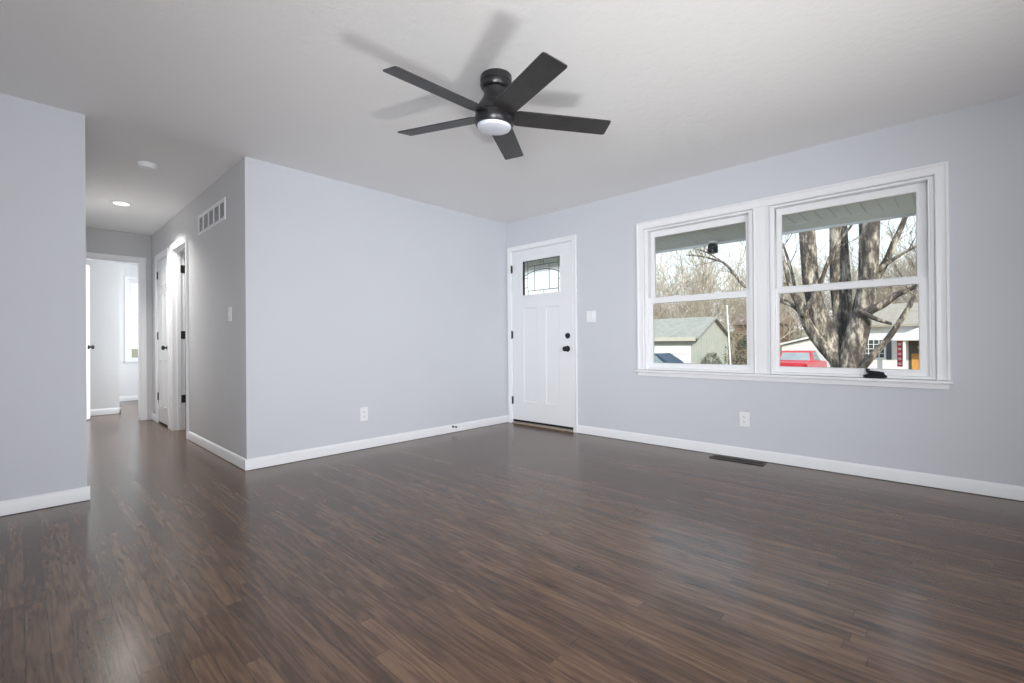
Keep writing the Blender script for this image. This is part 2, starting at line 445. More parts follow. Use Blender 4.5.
# slim raised moulding round the light, and shadow lines round the panels
gu0, gu1, gv0, gv1 = GL
gf.sweep([(gu0, gv0, -1, -1), (gu0, gv1, -1, 1), (gu1, gv1, 1, 1), (gu1, gv0, 1, -1)], [(0, -.044), (0, -.004), (.003, .001), (.010, .001), (.012, -.003), (.012, -.044)], fA, closed=True)
gf.build('light_frame', DOORW, d1)
for (p0, p1) in PAN:
    pm = MB()
    pm.sweep([(p0, .272, 1, 1), (p0, 1.388, 1, -1), (p1, 1.388, -1, -1), (p1, .272, -1, 1)], [(0, -.0095), (0, -.0025), (.006, -.0045), (.012, -.0095)], fA, closed=True)
    pm.build('panel_moulding', DOORW, d1)
MB().prism([(gu0, gv0), (gu1, gv0), (gu1, gv1), (gu0, gv1)], fA, -.022, -.027).build('glass_light', ARTGLASS, d1, smooth=0)
lead = MB()
def came(pts, r=.0042):
    w = [Vector(fA(gu1+(gu0-gu1)*u, gv0+(gv1-gv0)*v, -.019)) for u, v in pts]
    lead.tube(w, r, 6)
came([(.12, 0), (.12, 1)]); came([(.935, 0), (.935, 1)])
came([(.0, .5), (.12, .5)], .003); came([(.935, .38), (1, .38)], .003); came([(.935, .72), (1, .72)], .003); came([(0, .22), (.12, .22)], .003)
came([(.12, .845), (.935, .845)]); came([(.12, .115), (.935, .115)])
came([(.31, .115), (.31, .845)]); came([(.70, .115), (.70, .845)])
came([(.46, .845), (.46, 1)], .003); came([(.55, .845), (.55, 1)], .003); came([(.46, .92), (.55, .92)], .003)
came([(.45, 0), (.45, .115)], .003); came([(.55, 0), (.55, .115)], .003)
came([(u, .56+.15*(1-((u-.5)/.5)**2)) for u in [i/20 for i in range(21)]], .0045)
came([(.01, 0), (.01, 1)], .006); came([(0, .995), (1, .995)], .004)
lead.build('leading', LEAD, d1)
kn = MB().lathe([(0, 0), (.033, 0), (.034, .004), (.030, .009), (.013, .013), (.011, .028), (.020, .034), (.028, .045), (.029, .054), (.024, .062), (.012, .066), (0, .067)], 24, fA(-.916, .905, -.002), 'x', -1)
kn.build('knob', BLACK, d1)
db = MB().lathe([(0, 0), (.031, 0), (.032, .006), (.028, .014), (.012, .016), (0, .016)], 24, fA(-.922, 1.048, -.002), 'x', -1)
db.obox(fA(-.922, 1.048, .024), (.010, 0, 0), (0, .004, 0), (0, 0, .014))
db.build('deadbolt', BLACK, d1, bevel=.001)
for z in (1.868, 1.072, .280): hinge(d1, fA, DY1+.006, z, .008)
MB().box(.002, .045, DY0+.002, DY1-.002, .026, .05).build('door_sweep', RUBBER, d1)
MB().box(.0005, .13, DY0-.0, DY1+.0, .002, .018).box(-.016, .0005, DY0-.003, DY1+.003, .002, .014).build('threshold', OAK, d1, bevel=.003)

# closet door in the hall (door_2)
d2 = struct('door_2', (XH, 3.04, 0), 'closed white closet door at the end of the hall', 'door')
door_casing(fH, D2[0]-.0, D2[1]+.0, 2.052, .068).build('casing', TRIM, d2)
MB().add([], []).prism([(D2[0]+.003, .022), (D2[1]-.003, .022), (D2[1]-.003, 2.045), (D2[0]+.003, 2.045)], fH, -.003, -.038).build('slab', DOORW, d2, bevel=.002)
pm = MB()
for (a, b_) in ((D2[0]+.10, (D2[0]+D2[1])/2-.045), ((D2[0]+D2[1])/2+.045, D2[1]-.10)):
    for (z0, z1) in ((.22, .80), (.96, 1.60), (1.72, 1.93)):
        pm.sweep([(a, z0, 1, 1), (a, z1, 1, -1), (b_, z1, -1, -1), (b_, z0, -1, 1)], [(-.012, -.004), (-.006, .003), (.006, .003), (.014, -.004)], fH, closed=True)
pm.build('panel_moulding', DOORW, d2)
for z in (1.865, 1.10, .335): hinge(d2, fH, D2[1]+.002, z, .004)
KNOB = [(0, 0), (.030, 0), (.031, .004), (.026, .009), (.011, .012), (.010, .026), (.018, .032), (.026, .042), (.027, .050), (.022, .058), (.010, .062), (0, .0625)]
MB().lathe(KNOB, 24, fH(D2[0]+.065, .95, -.003), 'x', -1).build('knob', BLACK, d2)

# open room door in the hall (door_3)
d3 = struct('door_3', (XH, 2.17, 0), 'white doorway in the hall with its door open inward on black hinges', 'door')
door_casing(fH, D3[0], D3[1], 2.062, .070).build('casing', TRIM, d3)
door_jamb(fH, D3[0]+.001, D3[1]-.001, 2.055, .112, .001).build('jamb', TRIM, d3)
door_stop_strip(fH, D3[0]+.001, D3[1]-.001, 2.055, -.035, -.070).build('door_stop_strip', TRIM, d3)
MB().box(XH+.120, XH+.72, D3[1]-.052, D3[1]-.017, .02, 2.045).build('slab', DOORW, d3, bevel=.002)
for z in (1.859, 1.097, .359):
    b = MB().box(XH+.070, XH+.111, D3[1]-.0045, D3[1]-.001, z-.045, z+.045)
    b.tube([(XH+.116, D3[1]-.008, z-.046), (XH+.116, D3[1]-.008, z+.046)], .0065, 10)
    b.build('hinge', BLACK, d3)
MB().lathe(KNOB, 20, (XH+.66, D3[1]-.052, .95), 'y', -1).build('knob', BLACK, d3)

# bedroom door (door_4), open into the bedroom
d4 = struct('door_4', (-3.38, YE, 0), 'bedroom doorway at the end of the hall with its white door standing open', 'door')
door_casing(fE, D4[0], D4[1], 2.058, .072).build('casing', TRIM, d4)
door_jamb(fE, D4[0]+.001, D4[1]-.001, 2.055, .112, .001).build('jamb', TRIM, d4)
hp = Vector((-3.690, YE+.13, 0)); fe = Vector((-3.500, 4.395, 0)); ax = (fe-hp).normalized(); nx = Vector((-ax.y, ax.x, 0))
c = (hp+fe)/2+Vector((0, 0, 1.032)); 
MB().obox(c, ax*((fe-hp).length/2), nx*.0175, (0, 0, 1.018)).build('slab', DOORW, d4, bevel=.002)
kb = MB()
for s in (1, -1):
    kc = fe-ax*.06+Vector((0, 0, .965))
    prof = KNOB
    base = kc+nx*s*.0175
    vs = []
    q = nx*s
    tmp = MB().lathe(prof, 18)
    for (x, y, z) in tmp.v: vs.append(base+q*z+ax*x+Vector((0, 0, 1))*y)
    kb.add(vs, tmp.f)
kb.build('knob', BLACK, d4)

# ------------------------------------------------------------------ windows
wc = struct('trim_1', (0, -2.86, WZ0), 'white window casing with mullion, stool and apron', 'trim')
WC0, WC1 = -3.905, -1.835
wprof = [(.0, 0), (.0, .012), (.006, .016), (.012, .013), (.040, .015), (.050, .018), (.054, .024), (.066, .024), (.069, .020), (.069, 0)]
MB().sweep([(WC0, WZ0+.004, -1, 0), (WC0, WZ1, -1, 1), (WC1, WZ1, 1, 1), (WC1, WZ0+.004, 1, 0)], wprof, fA).build('casing', TRIM, wc)
mu = MB()
ma, mb_ = -2.925+.006, -2.800-.006
mu.prism([(ma, 0), (ma+.006, .014), (ma+.014, .011), (ma+.03, .013), (mb_-.03, .013), (mb_-.014, .011), (mb_-.006, .014), (mb_, 0)], lambda u, d, v: fA(u, v, d), WZ0+.004, WZ1)
mu.build('mullion', TRIM, wc)
MB().box(-.052, .03, -3.984, -1.748, .684, .705).build('stool', TRIM, wc, bevel=.006, seg=3)
MB().box(-.017, 0, -3.966, -1.770, .648, .684).build('apron', TRIM, wc, bevel=.003)

def ring(fn, a, b_, z0, z1, wl, wr, wb, wt, d0, d1):
    m = MB()
    m.prism([(a, z0), (a+wl, z0), (a+wl, z1), (a, z1)], fn, d0, d1)
    m.prism([(b_-wr, z0), (b_, z0), (b_, z1), (b_-wr, z1)], fn, d0, d1)
    m.prism([(a+wl, z0), (b_-wr, z0), (b_-wr, z0+wb), (a+wl, z0+wb)], fn, d0, d1)
    m.prism([(a+wl, z1-wt), (b_-wr, z1-wt), (b_-wr, z1), (a+wl, z1)], fn, d0, d1)
    return m
def sash(name, parent, y0, y1, z0, z1, g, d0, d1):
    # g: glass rectangle (y0, y1, z0, z1)
    o = ring(fA, y0, y1, z0, z1, g[0]-y0, y1-g[1], g[2]-z0, z1-g[3], d0, d1)
    # glazing bead
    o.sweep([(g[0], g[2], 1, 1), (g[0], g[3], 1, -1), (g[1], g[3], -1, -1), (g[1], g[2], -1, 1)], [(-.004, d0+.001), (-.004, d0-.012), (.004, d0-.012), (.001, d0-.002)], fA, closed=True)
    ob = o.build(name, VINYL, parent, smooth=25)
    dm = (d0+d1)/2
    MB().prism([(g[0]-.006, g[2]-.006), (g[1]+.006, g[2]-.006), (g[1]+.006, g[3]+.006), (g[0]-.006, g[3]+.006)], fA, dm+.002, dm-.002).build('pane', GLASS, ob, smooth=0)
    return ob
for i, ((a, b_), gl_, gu_) in enumerate(zip(WY,
        ((-2.741, -1.901, .770, 1.340), (-3.822, -2.978, .766, 1.350)),
        ((-2.728, -1.905, 1.396, 1.979), (-3.813, -2.994, 1.403, 1.981)))):
    w = struct('window_%d' % (i+1), (0, (a+b_)/2, WZ0), ('left' if i == 0 else 'right')+' white double-hung sash window', 'window')
    ring(fA, a+.001, b_-.001, WZ0+.001, WZ1-.001, .020, .020, .018, .018, -.006, -.135).build('window_frame', VINYL, w, bevel=.002)
    j = MB()
    for u in (a+.021, b_-.021-.012): j.prism([(u, WZ0+.02), (u+.012, WZ0+.02), (u+.012, WZ1-.02), (u, WZ1-.02)], fA, -.012, -.028)
    j.build('inner_stop', VINYL, w)
    sash('lower_sash', w, a+.024, b_-.024, WZ0+.020, 1.392, gl_, -.030, -.064)
    sash('upper_sash', w, a+.034, b_-.034, 1.352, WZ1-.020, gu_, -.070, -.104)
    for u in (a+.3, b_-.3):
        MB().prism([(u-.03, 1.392), (u+.03, 1.392), (u+.025, 1.402), (u-.025, 1.402)], fA, -.034, -.058).build('sash_lock', VINYL, w, bevel=.002)
# bedroom window
w = struct('window_3', (-2.0, 6.68, .7), 'bright white window at the back of the bedroom', 'window')
fb = lambda u, v, d: (u, 6.68-d, v)
ring(fb, BW[0], BW[1], BW[2], BW[3], .05, .05, .05, .05, -.02, -.08).build('window_frame', VINYL, w, bevel=.002)
MB().prism([(BW[0], 1.43), (BW[1], 1.43), (BW[1], 1.47), (BW[0], 1.47)], fb, -.03, -.07).build('meeting_rail', VINYL, w)
MB().prism([(BW[0]+.04, BW[2]+.04), (BW[1]-.04, BW[2]+.04), (BW[1]-.04, BW[3]-.04), (BW[0]+.04, BW[3]-.04)], fb, -.05, -.054).build('pane', GLASS, w, smooth=0)
MB().sweep([(BW[0], BW[2], -1, -1), (BW[0], BW[3], -1, 1), (BW[1], BW[3], 1, 1), (BW[1], BW[2], 1, -1)], [(0, 0), (0, .014), (.05, .016), (.05, 0)], fb, closed=True).build('casing', TRIM, w)
MB().prism([(BW[0]-.06, BW[2]-.03), (BW[1]+.06, BW[2]-.03), (BW[1]+.06, BW[2]), (BW[0]-.06, BW[2])], fb, .045, 0).build('window_sill', TRIM, w, bevel=.004)

# ------------------------------------------------------------------ ceiling fan
TH = math.atan(.0692)
fan = thing('ceiling_fan', 'black flush-mount ceiling fan with five dark flat blades and a round light', 'ceiling fan', (-2.3145, -2.1506-.0145, H))
def fan_part(b, name, m_, bevel=0, smooth=35):
    off = world_of(fan); b.v = [tuple(Vector(v)+off) for v in b.v]
    return b.build(name, m_, fan, bevel=bevel, smooth=smooth)
fan_part(MB().lathe([(0, .008), (.086, .008), (.087, -.006), (.087, -.030), (.083, -.034), (.086, -.038), (.086, -.052), (.080, -.064), (.064, -.072), (0, -.072)], 40), 'canopy', FANBLK)
fan_part(MB().lathe([(0, -.068), (.066, -.068), (.063, -.085), (.065, -.105), (.073, -.125), (.086, -.145), (.095, -.162), (.095, -.17), (0, -.17)], 40), 'neck', FANBLK)
fan_part(MB().lathe([(0, -.165), (.097, -.165), (.104, -.172), (.107, -.185), (.107, -.200), (.103, -.204), (.103, -.214), (.108, -.218), (.111, -.235), (.109, -.252), (.103, -.264), (.097, -.266), (0, -.266)], 48), 'motor_housing', FANBLK)
fan_part(MB().lathe([(0, -.262), (.094, -.262), (.094, -.270), (.088, -.281), (.070, -.288), (.040, -.292), (0, -.293)], 40), 'light_lens', LENS)['label'] = 'frosted round white light lens'
PIT = -.1993
for k in range(5):
    a = -.6731-k*2*math.pi/5
    e_ = Vector((math.cos(a), math.sin(a), 0)); n_ = Vector((-math.sin(a)*math.cos(PIT), math.cos(a)*math.cos(PIT), math.sin(PIT)))
    tz = e_.cross(n_); tz.normalize()
    b = MB(); c0 = Vector((0, 0, -.2105))
    out = [(.085, -.050), (.085, .050), (.13, .0645), (.20, .066)]
    R_ = .651; hw = .066; cr = .012
    out += [(R_-cr, hw), (R_-cr*.3, hw-cr*.3), (R_, hw-cr), (R_, -hw+cr), (R_-cr*.3, -hw+cr*.3), (R_-cr, -hw), (.20, -.066), (.13, -.0645)]
    b.prism(out, lambda u, v, w_: tuple(c0+e_*u+n_*v+tz*w_), -.003, .003)
    bl = fan_part(b, 'blade', BLADE, bevel=.0012)
fan.rotation_euler = (TH, 0, 0)

# ------------------------------------------------------------------ ceiling fittings
rl = thing('recessed_light', 'small round recessed ceiling light, lit, in the hall', 'ceiling light', (-3.405, 2.211, H))
MB().lathe([(.062, .0), (.062, -.004), (.078, -.007), (.088, -.004), (.089, .0)], 36, (-3.405, 2.211, H)).build('trim_ring', PLASTIC, rl)
MB().lathe([(0, -.001), (.066, -.001), (.064, -.0045), (.04, -.006), (0, -.0065)], 36, (-3.405, 2.211, H)).build('lens', GLOW, rl)['label'] = 'glowing white lens'
lamp('recessed_lamp', 'AREA', (-3.405, 2.211, H-.012), 16, (1, .965, .91), to=(-3.405, 2.211, 0), shape='DISK', size=.15, spread=math.radians(129))
sd = thing('smoke_detector', 'round white smoke detector on the ceiling at the hall entrance', 'smoke detector', (-3.418, .723, H))
MB().lathe([(0, 0), (.066, 0), (.067, -.010), (.063, -.014), (0, -.014)], 36, (-3.418, .723, H)).build('base', PLASTIC, sd)
MB().lathe([(0, -.012), (.060, -.012), (.060, -.026), (.054, -.036), (.030, -.040), (.028, -.037), (0, -.037)], 36, (-3.418, .723, H)).build('cover', PLASTIC, sd)
MB().lathe([(0, -.036), (.008, -.036), (.007, -.041), (0, -.042)], 16, (-3.395, .70, H)).build('test_button', PLASTIC, sd)

# ------------------------------------------------------------------ wall fittings
# return air grille, high on the hall wall
rv = thing('return_air_grille', 'white rectangular air vent grille high on the hall wall', 'vent', fH(.92, 2.04, 0))
va, vb, vz0, vz1 = .488, 1.353, 2.042, 2.232
ring(fH, va, vb, vz0, vz1, .026, .026, .026, .026, .010, 0).build('frame', PLASTIC, rv, bevel=.003)
for k in range(1, 5):
    u = va+(vb-va)*k/5
    MB().prism([(u-.008, vz0+.02), (u+.008, vz0+.02), (u+.008, vz1-.02), (u-.008, vz1-.02)], fH, .008, 0).build('divider', PLASTIC, rv)
sl = MB()
z = vz0+.034
while z < vz1-.03:
    sl.prism([(.008, z-.006), (.0095, z-.005), (.0015, z+.006), (.0, z+.005)], lambda d, v, u: fH(u, v, d), va+.02, vb-.02)
    z += .0125
sl.build('louvres', PLASTIC, rv, smooth=0)
MB().prism([(va+.02, vz0+.02), (vb-.02, vz0+.02), (vb-.02, vz1-.02), (va+.02, vz1-.02)], fH, .0008, .0002).build('backing', simple('duct_grey', (.18, .18, .18), .8), rv, smooth=0)

def plate(name, label, cat, fn, u0, u1, v0, v1, kind, group=None):
    t_ = thing(name, label, cat, fn((u0+u1)/2, v0, 0), group)
    MB().prism([(u0, v0), (u1, v0), (u1, v1), (u0, v1)], fn, 0, .006).build('cover_plate', PLASTIC, t_, bevel=.003)
    cu, cv = (u0+u1)/2, (v0+v1)/2
    if kind == 'outlet':
        for s in (-1, 1):
            c_ = cv+s*.0195
            o = MB().prism([(cu-.017*1, c_-.010), (cu-.012, c_-.0145), (cu+.012, c_-.0145), (cu+.017, c_-.010), (cu+.017, c_+.010), (cu+.012, c_+.0145), (cu-.012, c_+.0145), (cu-.017, c_+.010)], fn, .006, .0078).build('socket', PLASTIC, t_)
            h_ = MB()
            for du in (-.0062, .0062): h_.prism([(cu+du-.0012, c_-.002), (cu+du+.0012, c_-.002), (cu+du+.0012, c_+.0065), (cu+du-.0012, c_+.0065)], fn, .0076, .0081)
            h_.prism([(cu-.0022, c_-.009), (cu+.0022, c_-.009), (cu+.0022, c_-.005), (cu-.0022, c_-.005)], fn, .0076, .0081)
            h_.build('slots', RUBBER, o)
        MB().lathe([(0, 0), (.0028, 0), (.0024, .0012), (0, .0014)], 10, fn(cu, cv, .006), 'x' if fn in (fA, fH) else 'y', -1).build('screw', PLASTIC, t_)
    elif kind == 'toggle':
        MB().prism([(cu-.005, cv-.012), (cu+.005, cv-.012), (cu+.004, cv+.012), (cu-.004, cv+.012)], fn, .006, .008).prism([(cu-.0035, cv-.002), (cu+.0035, cv-.002), (cu+.003, cv+.012), (cu-.003, cv+.012)], fn, .007, .016).build('toggle', PLASTIC, t_)
    elif kind == 'double':
        for du in (-.023, .023):
            MB().prism([(cu+du-.0165, cv-.033), (cu+du+.0165, cv-.033), (cu+du+.0165, cv+.033), (cu+du-.0165, cv+.033)], fn, .006, .009).build('rocker', PLASTIC, t_, bevel=.002)
        MB().prism([(cu-.023+.004, cv-.02), (cu-.023+.010, cv-.02), (cu-.023+.010, cv+.05), (cu-.023+.004, cv+.05)], fn, .009, .016).build('dimmer_slider', PLASTIC, t_, bevel=.001)
    return t_
plate('light_switch', 'white double light switch on the wall right of the front door', 'light switch', fA, -1.288, -1.172, 1.184, 1.304, 'double')
plate('light_switch', 'white single light switch on the hall wall below the vent grille', 'light switch', fH, .345, .425, 1.172, 1.292, 'toggle')
plate('wall_outlet', 'white electrical outlet low on the wall under the window', 'outlet', fA, -2.765, -2.687, .262, .384, 'outlet')
plate('wall_outlet', 'white electrical outlet low on the back wall left of the front door', 'outlet', fB, -1.968, -1.890, .260, .385, 'outlet')

ds = thing('door_stop', 'small black-tipped door stop sticking out of the back wall baseboard', 'door stop', fB(-.882, .066, .014))
MB().lathe([(0, 0), (.012, 0), (.012, .004), (.006, .006), (0, .006)], 16, fB(-.882, .066, .0135), 'y', -1).build('base', BRONZE, ds)
sp_ = MB(); pts = [Vector(fB(-.882+.005*math.cos(a*.9), .066+.005*math.sin(a*.9), .019+a*.0011)) for a in range(0, 46)]
sp_.tube(pts, .0015, 5).build('spring', BRONZE, ds)
MB().lathe([(0, 0), (.008, 0), (.009, .008), (.007, .013), (0, .014)], 16, fB(-.882, .066, .068), 'y', -1).build('rubber_tip', RUBBER, ds)

fg = thing('floor_register', 'dark metal floor vent register by the baseboard under the window', 'floor vent', (-.115, -2.70, 0))
fa_, fb_ = -2.905, -2.495
MB().box(-.170, -.150, fa_, fb_, .0005, .006).box(-.080, -.060, fa_, fb_, .0005, .006).box(-.150, -.080, fa_, fa_+.02, .0005, .006).box(-.150, -.080, fb_-.02, fb_, .0005, .006).build('frame', BRONZE, fg, bevel=.002)
b = MB()
yy = fa_+.03
while yy < fb_-.025:
    b.box(-.150, -.080, yy, yy+.004, .001, .005); yy += .011
b.build('louvres', BRONZE, fg, smooth=0)
MB().box(-.150, -.080, fa_+.02, fb_-.02, .0003, .001).build('backing', RUBBER, fg, smooth=0)

# folded black pouch on the window stool
po = thing('folded_pouch', 'small folded black pouch lying on the window sill', 'pouch', (-.02, -3.587, .705))
def lump(c, sx, sy, sz, seed, tilt=0):
    random.seed(seed); b = MB(); n1_, n2_ = 14, 9; vs = []; fs = []
    for i in range(n2_+1):
        th = math.pi*i/n2_
        for j in range(n1_):
            ph = 2*math.pi*j/n1_
            sg = lambda q, p: math.copysign(abs(q)**p, q)
            x = sg(math.sin(th)*1, .5)*sg(math.cos(ph), .45); y = sg(math.sin(th), .5)*sg(math.sin(ph), .45); z = sg(math.cos(th), .6)
            q = 1+random.uniform(-.09, .09)
            yy_, zz = y*sy*q, z*sz*q+y*sy*tilt
            vs.append((c[0]+x*sx*q, c[1]+yy_, c[2]+zz))
    for i in range(n2_):
        for j in range(n1_): fs.append((i*n1_+j, i*n1_+(j+1) % n1_, (i+1)*n1_+(j+1) % n1_, (i+1)*n1_+j))
    return b.add(vs, fs)
lump((-.018, -3.587, .719), .026, .062, .013, 3).build('lower_fold', CLOTH, po, smooth=60)
lump((-.014, -3.592, .742), .022, .050, .013, 5, .12).build('upper_fold', CLOTH, po, smooth=60)
MB().tube([(-.036, -3.56, .735), (-.034, -3.545, .755), (-.020, -3.54, .767), (-.008, -3.555, .765)], .006, 8).build('strap', CLOTH, po, smooth=60)

# ------------------------------------------------------------------ outside: eaves, ground
SOFF = simple('soffit_vinyl', (.85, .87, .93), .6, .03, 6)
SIDE = simple('white_siding', (.80, .80, .78), .6, .03, 3)
b = MB(); y = -7.0
while y < 2.0:
    b.box(.14, .60, y, y+.093, 2.006, 2.026); y += .1005
b.box(.14, .60, -7, 2.0, 2.018, 2.03)
st(b.build('soffit', SOFF, smooth=0), 'grey-green vinyl soffit panels under the eaves', 'soffit')
st(MB().box(.60, .90, -7, 2.0, 2.004, 2.03).box(.88, .905, -7, 2.0, 1.985, 2.17).build('fascia', SOFF, bevel=.003), 'flat soffit edge and fascia board', 'fascia')
rb = MB()
rb.prism([(-7.4, 2.62), (.30, 2.62), (.92, 2.20), (1.0, 2.20), (1.0, 2.30), (-3.2, 4.2), (-7.4, 2.75)], lambda u, v, w_: (u, w_, v), -7.4, 7.4)
st(rb.build('roof', simple('own_shingles', (.16, .15, .14), .9, .2, 20), smooth=0), 'roof of the house above the room', 'roof')
GRASS, t, bs = mat('dormant_lawn')
tcn = N(t, 'ShaderNodeTexCoord'); n1 = noise(t, tcn.outputs['Object'], 1.3, 8, .7)
t.links.new(ramp(t, n1.outputs[0], [(.3, (.13, .12, .06)), (.55, (.27, .23, .13)), (.8, (.36, .31, .19))]), bs.inputs['Base Color'])
bs.inputs['Roughness'].default_value = .95
g = MB(); prof = [(.14, -.62), (3, -.66), (8, -.9), (14, -1.26), (20, -1.3), (85, -1.3), (160, 4.5), (700, 8)]
vs = []; fs = []
for x, z in prof:
    for yv in (-500, -20, 0, 20, 700): vs.append((x, yv, z))
for i in range(len(prof)-1):
    for j in range(4): fs.append((i*5+j, i*5+j+1, (i+1)*5+j+1, (i+1)*5+j))
g.add(vs, fs); st(g.build('ground', GRASS), 'dormant front lawns', 'ground')
st(MB().box(14.2, 19.6, -60, 110, -1.3, -1.262).build('street', simple('asphalt', (.16, .16, .165), .9, .15, 6), smooth=0), 'asphalt street between the lawns', 'street')
st(MB().box(.0, .16, -6.6, 6.68, -.7, -.1).build('foundation', simple('concrete', (.4, .4, .38), .9, .1, 6), smooth=0), 'concrete foundation of the house', 'foundation')

# security light under the eave
sl_ = thing('security_light', 'black security light hanging from the soffit edge above the left window', 'security light', (.80, -2.19, 2.004))
MB().lathe([(0, 0), (.045, 0), (.045, -.018), (.02, -.028), (0, -.028)], 20, (.80, -2.19, 2.004)).build('mount', PLASTIC, sl_)
MB().lathe([(0, .0), (.030, .0), (.050, -.03), (.052, -.085), (.046, -.10), (0, -.10)], 24, (.80, -2.19, 1.985)).build('head', BLACK, sl_)
MB().lathe([(0, 0), (.026, 0), (.022, .012), (0, .015)], 16, (.752, -2.19, 1.93), 'x', -1).build('lens', simple('dark_lens', (.05, .06, .09), .1, .1), sl_)

# ------------------------------------------------------------------ yard tree
BARK, t, bs = mat('mottled_bark')
tcn = N(t, 'ShaderNodeTexCoord'); mp = N(t, 'ShaderNodeMapping'); mp.inputs['Scale'].default_value = (1, 1, .35)
t.links.new(tcn.outputs['Object'], mp.inputs[0])
n1 = noise(t, mp.outputs[0], 9, 6, .65); n2 = noise(t, mp.outputs[0], 45, 4, .6)
f_ = math_node(t, 'ADD', n1.outputs[0], math_node(t, 'MULTIPLY', math_node(t, 'SUBTRACT', n2.outputs[0], .5), .45))
t.links.new(ramp(t, f_, [(.38, (.055, .045, .038)), (.50, (.14, .115, .095)), (.58, (.40, .34, .27)), (.70, (.68, .60, .50))]), bs.inputs['Base Color'])
bs.inputs['Roughness'].default_value = .9; bump(t, bs, n2.outputs[0], .7, .02)
TWIG = simple('twig_bark', (.22, .185, .16), .9, .25, 6)
TR = {'S1':[(4.25,-2.837,.506,.16),(4.25,-2.668,.905,.128),(4.25,-2.52,1.316,.12),(4.25,-2.419,1.752,.11),(4.25,-2.384,2.187,.111),(4.25,-2.361,2.639,.111),(4.25,-2.314,3.316,.1),(4.3,-2.2,4.6,.075),(4.4,-2.0,6.0,.035)],
'S2':[(4.4,-2.76,.55,.12),(4.5,-2.73,.795,.117),(4.5,-2.747,1.284,.105),(4.5,-2.714,1.746,.1),(4.5,-2.705,2.208,.1),(4.5,-2.709,2.668,.1),(4.5,-2.702,3.285,.095),(4.7,-2.72,4.8,.07),(5.0,-2.7,6.2,.03)],
'S3':[(4.15,-2.899,.35,.20),(4.15,-2.899,.513,.178),(4.15,-2.937,.832,.150),(4.15,-2.985,1.048,.141),(4.15,-3.069,1.403,.117),(4.15,-3.118,1.756,.105),(4.15,-3.144,2.178,.105),(4.15,-3.16,2.643,.104),(4.15,-3.187,3.231,.093),(4.1,-3.3,4.7,.07),(4.0,-3.5,6.1,.03)],
'S3b':[(4.3,-2.86,.75,.08),(4.4,-2.871,1.052,.068),(4.4,-2.947,1.422,.056),(4.4,-3.021,1.786,.055),(4.4,-3.05,2.298,.066),(4.4,-3.053,2.738,.066),(4.4,-3.035,3.331,.055),(4.5,-2.98,4.6,.03)],
'S2b':[(4.5,-2.80,.75,.05),(4.55,-2.826,1.054,.046),(4.55,-2.842,1.404,.046),(4.55,-2.833,1.77,.046),(4.55,-2.811,2.17,.046),(4.6,-2.79,2.9,.03)],
'R1':[(4.2,-3.10,1.62,.07),(4.3,-3.137,1.767,.064),(4.3,-3.263,1.997,.052),(4.3,-3.331,2.13,.046),(4.3,-3.387,2.306,.04),(4.3,-3.465,2.503,.035),(4.3,-3.552,2.764,.029),(4.3,-3.638,3.02,.019)],
'R1b':[(4.25,-3.26,1.97,.034),(4.2,-3.294,2.01,.031),(4.2,-3.468,2.141,.023),(4.2,-3.645,2.238,.014),(4.2,-3.85,2.33,.008)],
'R2':[(4.1,-3.05,1.33,.07),(4.05,-3.103,1.369,.063),(4.05,-3.28,1.456,.05),(4.05,-3.42,1.57,.039),(4.05,-3.556,1.64,.028),(4.05,-3.697,1.707,.018),(4.0,-3.95,1.80,.01)],
'R3':[(4.05,-2.98,.47,.062),(4.0,-3.056,.583,.052),(4.0,-3.214,.808,.042),(4.0,-3.366,1.027,.036),(4.0,-3.494,1.266,.031),(4.0,-3.587,1.461,.028),(4.0,-3.638,1.603,.028),(4.0,-3.67,1.784,.018),(4.0,-3.68,2.0,.012)],
'R4':[(4.1,-3.0,1.40,.032),(4.0,-3.063,1.369,.031),(4.0,-3.218,1.264,.03),(4.0,-3.389,1.189,.018)],
'L1':[(4.15,-2.85,.50,.11),(4.15,-2.756,.655,.102),(4.15,-2.559,.906,.088),(4.15,-2.381,1.197,.073),(4.15,-2.278,1.524,.062),(4.15,-2.171,1.765,.044),(4.15,-2.092,2.086,.032),(4.15,-2.011,2.491,.02),(4.15,-1.95,2.9,.012)],
'L2':[(4.1,-2.32,1.35,.04),(4.0,-2.347,1.391,.036),(4.0,-2.439,1.536,.036),(4.0,-2.542,1.722,.033),(4.0,-2.67,2.121,.026),(4.0,-2.793,2.38,.022),(4.0,-2.96,2.61,.016)],
'L3':[(4.2,-2.29,1.46,.034),(4.3,-2.081,1.576,.033),(4.3,-1.91,1.669,.034),(4.3,-1.749,1.763,.034),(4.3,-1.458,1.887,.026),(4.3,-1.284,2.108,.024),(4.3,-1.105,2.337,.022),(4.3,-.902,2.433,.017),(4.3,-.691,2.514,.013),(4.3,-.435,2.567,.009)],
'L3b':[(4.3,-1.115,2.325,.016),(4.3,-.833,2.549,.012),(4.3,-.51,2.703,.008)],
'L4':[(4.2,-2.25,1.58,.03),(4.4,-2.186,1.655,.026),(4.4,-2.106,2.111,.024),(4.4,-2.023,2.445,.017),(4.4,-1.953,2.651,.013)],
'L5':[(4.2,-2.40,1.17,.03),(4.2,-2.345,1.261,.027),(4.2,-2.199,1.485,.023),(4.2,-2.005,1.592,.02),(4.2,-1.847,1.618,.014)]}
